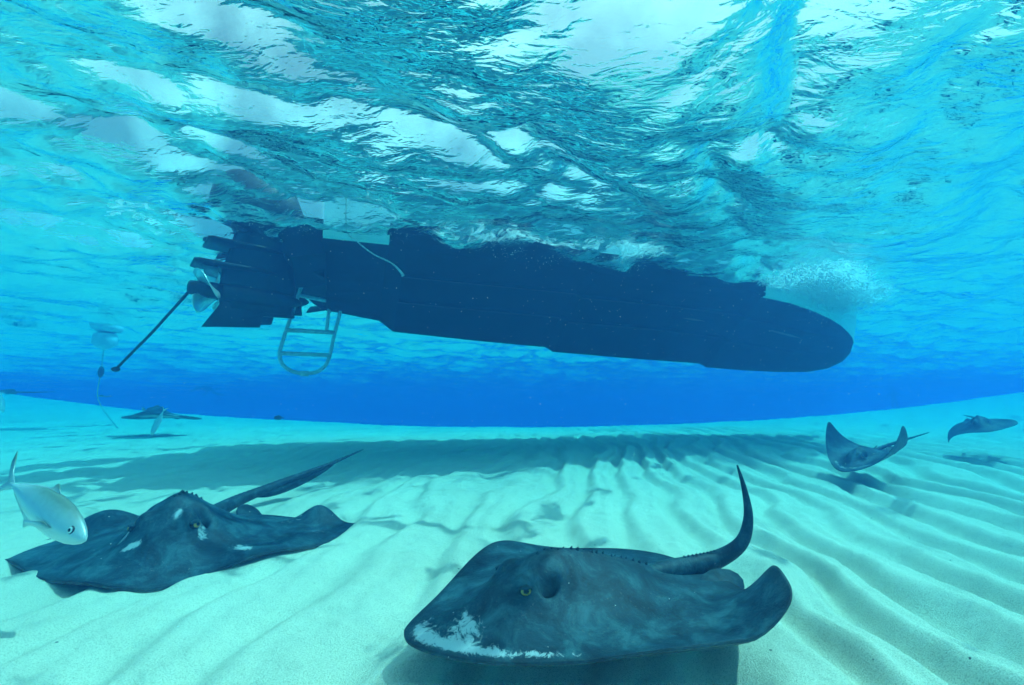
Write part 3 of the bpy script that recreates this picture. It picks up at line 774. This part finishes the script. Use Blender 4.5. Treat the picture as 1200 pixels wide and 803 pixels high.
# mooring float far behind on the left
fl = bpy.data.objects.new('mooring_float', None); col.objects.link(fl)
fl.location = (-7.25, 8.0, 1.35)
tag(fl, 'pale mooring float with a thin weighted line hanging far behind the pole', 'float')
MB().loft([[(r * math.cos(2 * math.pi * k / 16) + ox, r * math.sin(2 * math.pi * k / 16), z + sl * math.cos(2 * math.pi * k / 16)) for k in range(16)] for z, r, ox, sl in ((.28, .05, 0, -.05), (.27, .22, 0, -.06), (.19, .25, 0, -.05), (.12, .20, 0, -.03), (.08, .10, 0, 0))]).build('float_top', M['float_w'], fl)
MB().loft([[(r * math.cos(2 * math.pi * k / 16), r * math.sin(2 * math.pi * k / 16), z) for k in range(16)] for z, r in ((.08, .10), (.05, .17), (-.12, .18), (-.19, .10), (-.22, .03))]).build('float_body', M['float_w'], fl)
MB().tube(crom([(0, 0, -.2), (.01, 0, -.6), (.0, 0, -1.0), (.12, 0, -1.25), (.35, .1, -1.6)], 6), .008, 6).build('line', M['rope'], fl)
MB().ball((.01, 0, -.62), (.045, .045, .10), 10, 8).build('weight', M['rod'], fl)

# ------------------------------------------------------------------ people in the water, far off
def make_person(label, loc, yaw, joints, size=1.0):
    """joints: dict name -> (x, y, z); skinned into one body"""
    order = ['pelvis', 'chest', 'neck', 'head', 'crown', 'lsh', 'lel', 'lwr', 'lha', 'rsh', 'rel', 'rwr', 'rha', 'lhip', 'lkn', 'lan', 'lto', 'rhip', 'rkn', 'ran', 'rto']
    rad = dict(pelvis=.15, chest=.16, neck=.06, head=.095, crown=.07, lsh=.065, lel=.045, lwr=.032, lha=.035, lhip=.095, lkn=.06, lan=.04, lto=.035)
    ed = [('pelvis', 'chest'), ('chest', 'neck'), ('neck', 'head'), ('head', 'crown'), ('chest', 'lsh'), ('lsh', 'lel'), ('lel', 'lwr'), ('lwr', 'lha'), ('chest', 'rsh'), ('rsh', 'rel'), ('rel', 'rwr'), ('rwr', 'rha'),
          ('pelvis', 'lhip'), ('lhip', 'lkn'), ('lkn', 'lan'), ('lan', 'lto'), ('pelvis', 'rhip'), ('rhip', 'rkn'), ('rkn', 'ran'), ('ran', 'rto')]
    me = bpy.data.meshes.new('person')
    me.from_pydata([tuple(c * size for c in joints[k]) for k in order], [(order.index(a), order.index(b)) for a, b in ed], [])
    me.materials.append(M['suit'])
    o = bpy.data.objects.new('person', me); col.objects.link(o)
    sk = o.modifiers.new('skin', 'SKIN')
    for i, k in enumerate(order):
        r = rad.get(k) or rad['l' + k[1:]]
        me.skin_vertices[0].data[i].radius = (r * size, r * size)
        me.skin_vertices[0].data[i].use_root = (k == 'pelvis')
    su = o.modifiers.new('smooth', 'SUBSURF'); su.levels = 2; su.render_levels = 2
    o.location = loc; o.rotation_euler = (0, 0, R(yaw))
    tag(o, label, 'person')
    hd = joints['head']
    h = MB().ball(tuple(c * size for c in hd), tuple(c * size for c in (.10, .115, .125)), 14, 10).build('head', M['skin'], o)
    MB().plate([((hd[0] + x) * size, (hd[1] + .10) * size, (hd[2] + z) * size) for x, z in ((-.07, .0), (.07, .0), (.06, .06), (-.06, .06))], .05).build('mask', M['rod'], o)
    return o
swim = dict(pelvis=(0, 0, 0), chest=(0, .42, .06), neck=(0, .60, .06), head=(0, .74, .04), crown=(0, .84, .03), lsh=(-.19, .50, .05), lel=(-.30, .72, -.12), lwr=(-.28, .95, -.20), lha=(-.27, 1.05, -.22),
            rsh=(.19, .50, .05), rel=(.32, .38, -.20), rwr=(.30, .60, -.35), rha=(.29, .68, -.40), lhip=(-.10, -.06, -.01), lkn=(-.13, -.46, -.16), lan=(-.14, -.84, -.02), lto=(-.15, -1.02, -.04), rhip=(.10, -.06, -.01), rkn=(.13, -.44, -.30), ran=(.14, -.82, -.34), rto=(.15, -1.0, -.40))
tread = dict(pelvis=(0, 0, 0), chest=(0, .03, .42), neck=(0, .03, .60), head=(0, .04, .74), crown=(0, .04, .84), lsh=(-.19, .03, .52), lel=(-.36, .10, .32), lwr=(-.46, .28, .28), lha=(-.50, .36, .28),
             rsh=(.19, .03, .52), rel=(.36, .10, .30), rwr=(.44, .28, .22), rha=(.48, .36, .20), lhip=(-.10, 0, -.06), lkn=(-.13, .16, -.46), lan=(-.13, .0, -.86), lto=(-.14, .14, -.94), rhip=(.10, 0, -.06), rkn=(.13, .05, -.50), ran=(.13, -.10, -.90), rto=(.14, .04, -.98))
make_person('faint dark snorkeller floating face down far behind the ladder', (-17.3, 26.0, 1.42), 75, swim)
make_person('faint dark swimmer upright in the blue haze beyond the bow', (27.5, 33.0, .95), 150, tread)

# ------------------------------------------------------------------ bubbles and drifting specks
def ico():
    t = (1 + 5 ** .5) / 2
    v = np.array([(-1, t, 0), (1, t, 0), (-1, -t, 0), (1, -t, 0), (0, -1, t), (0, 1, t), (0, -1, -t), (0, 1, -t), (t, 0, -1), (t, 0, 1), (-t, 0, -1), (-t, 0, 1)], float)
    f = np.array([(0, 11, 5), (0, 5, 1), (0, 1, 7), (0, 7, 10), (0, 10, 11), (1, 5, 9), (5, 11, 4), (11, 10, 2), (10, 7, 6), (7, 1, 8), (3, 9, 4), (3, 4, 2), (3, 2, 6), (3, 6, 8), (3, 8, 9), (4, 9, 5), (2, 4, 11), (6, 2, 10), (8, 6, 7), (9, 8, 1)])
    return v / np.linalg.norm(v[0]), f
IV, IF = ico()
def swarm(name, pts, rad, mat):
    n = len(pts)
    V = (IV[None] * np.asarray(rad)[:, None, None] + np.asarray(pts)[:, None]).reshape(-1, 3)
    F = (IF[None] + 12 * np.arange(n)[:, None, None]).reshape(-1, 3)
    me = bpy.data.meshes.new(name)
    me.vertices.add(len(V)); me.vertices.foreach_set('co', V.astype(np.float32).ravel())
    me.loops.add(len(F) * 3); me.loops.foreach_set('vertex_index', F.astype(np.int32).ravel())
    me.polygons.add(len(F)); me.polygons.foreach_set('loop_start', np.arange(0, len(F) * 3, 3, dtype=np.int32)); me.polygons.foreach_set('loop_total', np.full(len(F), 3, np.int32))
    me.update(calc_edges=True); me.shade_smooth(); me.materials.append(mat)
    o = bpy.data.objects.new(name, me); col.objects.link(o)
    return o
def sea_z(s, y):
    p = boat_pt(s, y, 0)
    return float(sea(np.array([p.x]), np.array([p.y]))[2][0])
pts = []; rad = []
for k in range(260):                                       # bubble clouds at the bow
    u = rng.random()
    cs = 4.7 + 2.3 * u + rng.normal(0, .12); cyy = -1.34 + 0.85 * u ** 1.6 - abs(rng.normal(0, .28)); cz = -.02 - abs(rng.normal(0, .07))
    sp_ = rng.uniform(.03, .11)
    for j in range(int(rng.integers(20, 110))):
        pts.append(boat_pt(cs + rng.normal(0, sp_ * 1.5), cyy + rng.normal(0, sp_ * 1.2), min(.0, cz + rng.normal(0, sp_ * .6)))); rad.append(.0025 + .008 * rng.random() ** 3)
for k in range(34):                                        # and along the waterline towards the stern
    cs = rng.uniform(-.8, 2.8); cyy = -1.24 - abs(rng.normal(0, .12)); cz = -.05 - abs(rng.normal(0, .05))
    for j in range(int(rng.integers(8, 40))):
        pts.append(boat_pt(cs + rng.normal(0, .10), cyy + rng.normal(0, .05), min(0, cz + rng.normal(0, .03)))); rad.append(.0012 + .003 * rng.random() ** 3)
bub = swarm('bubbles', pts, rad, M['foam_b'])
tag(bub, 'white churned bubbles along the boat bow and waterline', 'bubbles', kind='stuff')
pts = []; rad = []
for k in range(1500):
    y = 0.7 + 6.0 * rng.random() ** 1.3; x = rng.uniform(-1.1, 1.1) * y; z = rng.uniform(-.5, 1.4)
    if z < z_at(x, y) + .03: continue
    pts.append((x, y, z)); rad.append(rng.uniform(.0005, .0011) * (0.5 + .45 * y))
spk = swarm('drifting_specks', pts, rad, M['foam_b'])
tag(spk, 'tiny pale specks drifting in the sea water', 'specks', kind='stuff')

# ------------------------------------------------------------------ the sea water itself (haze box)
hv = [(x, y, z) for z in (-11.5, WATER + 0.80) for (x, y) in ((-340, -80), (340, -80), (340, 440), (-340, 440))]
haze = mesh_obj('haze', hv, [(3, 2, 1, 0), (4, 5, 6, 7), (0, 1, 5, 4), (1, 2, 6, 5), (2, 3, 7, 6), (3, 0, 4, 7)], None, smooth=False)
m, nt, out = material('sea_water')
pv = N(nt, 'ShaderNodeVolumePrincipled')
pv.inputs['Color'].default_value = (0.014, 0.053, 0.155, 1)
pv.inputs['Absorption Color'].default_value = (0.0, 0.704, 0.972, 1)
pv.inputs['Density'].default_value = 0.38
pv.inputs['Anisotropy'].default_value = 0.3
nt.links.new(pv.outputs[0], out.inputs['Volume'])
haze.data.materials.append(m)
tag(haze, 'blue sea water haze', kind='stuff')
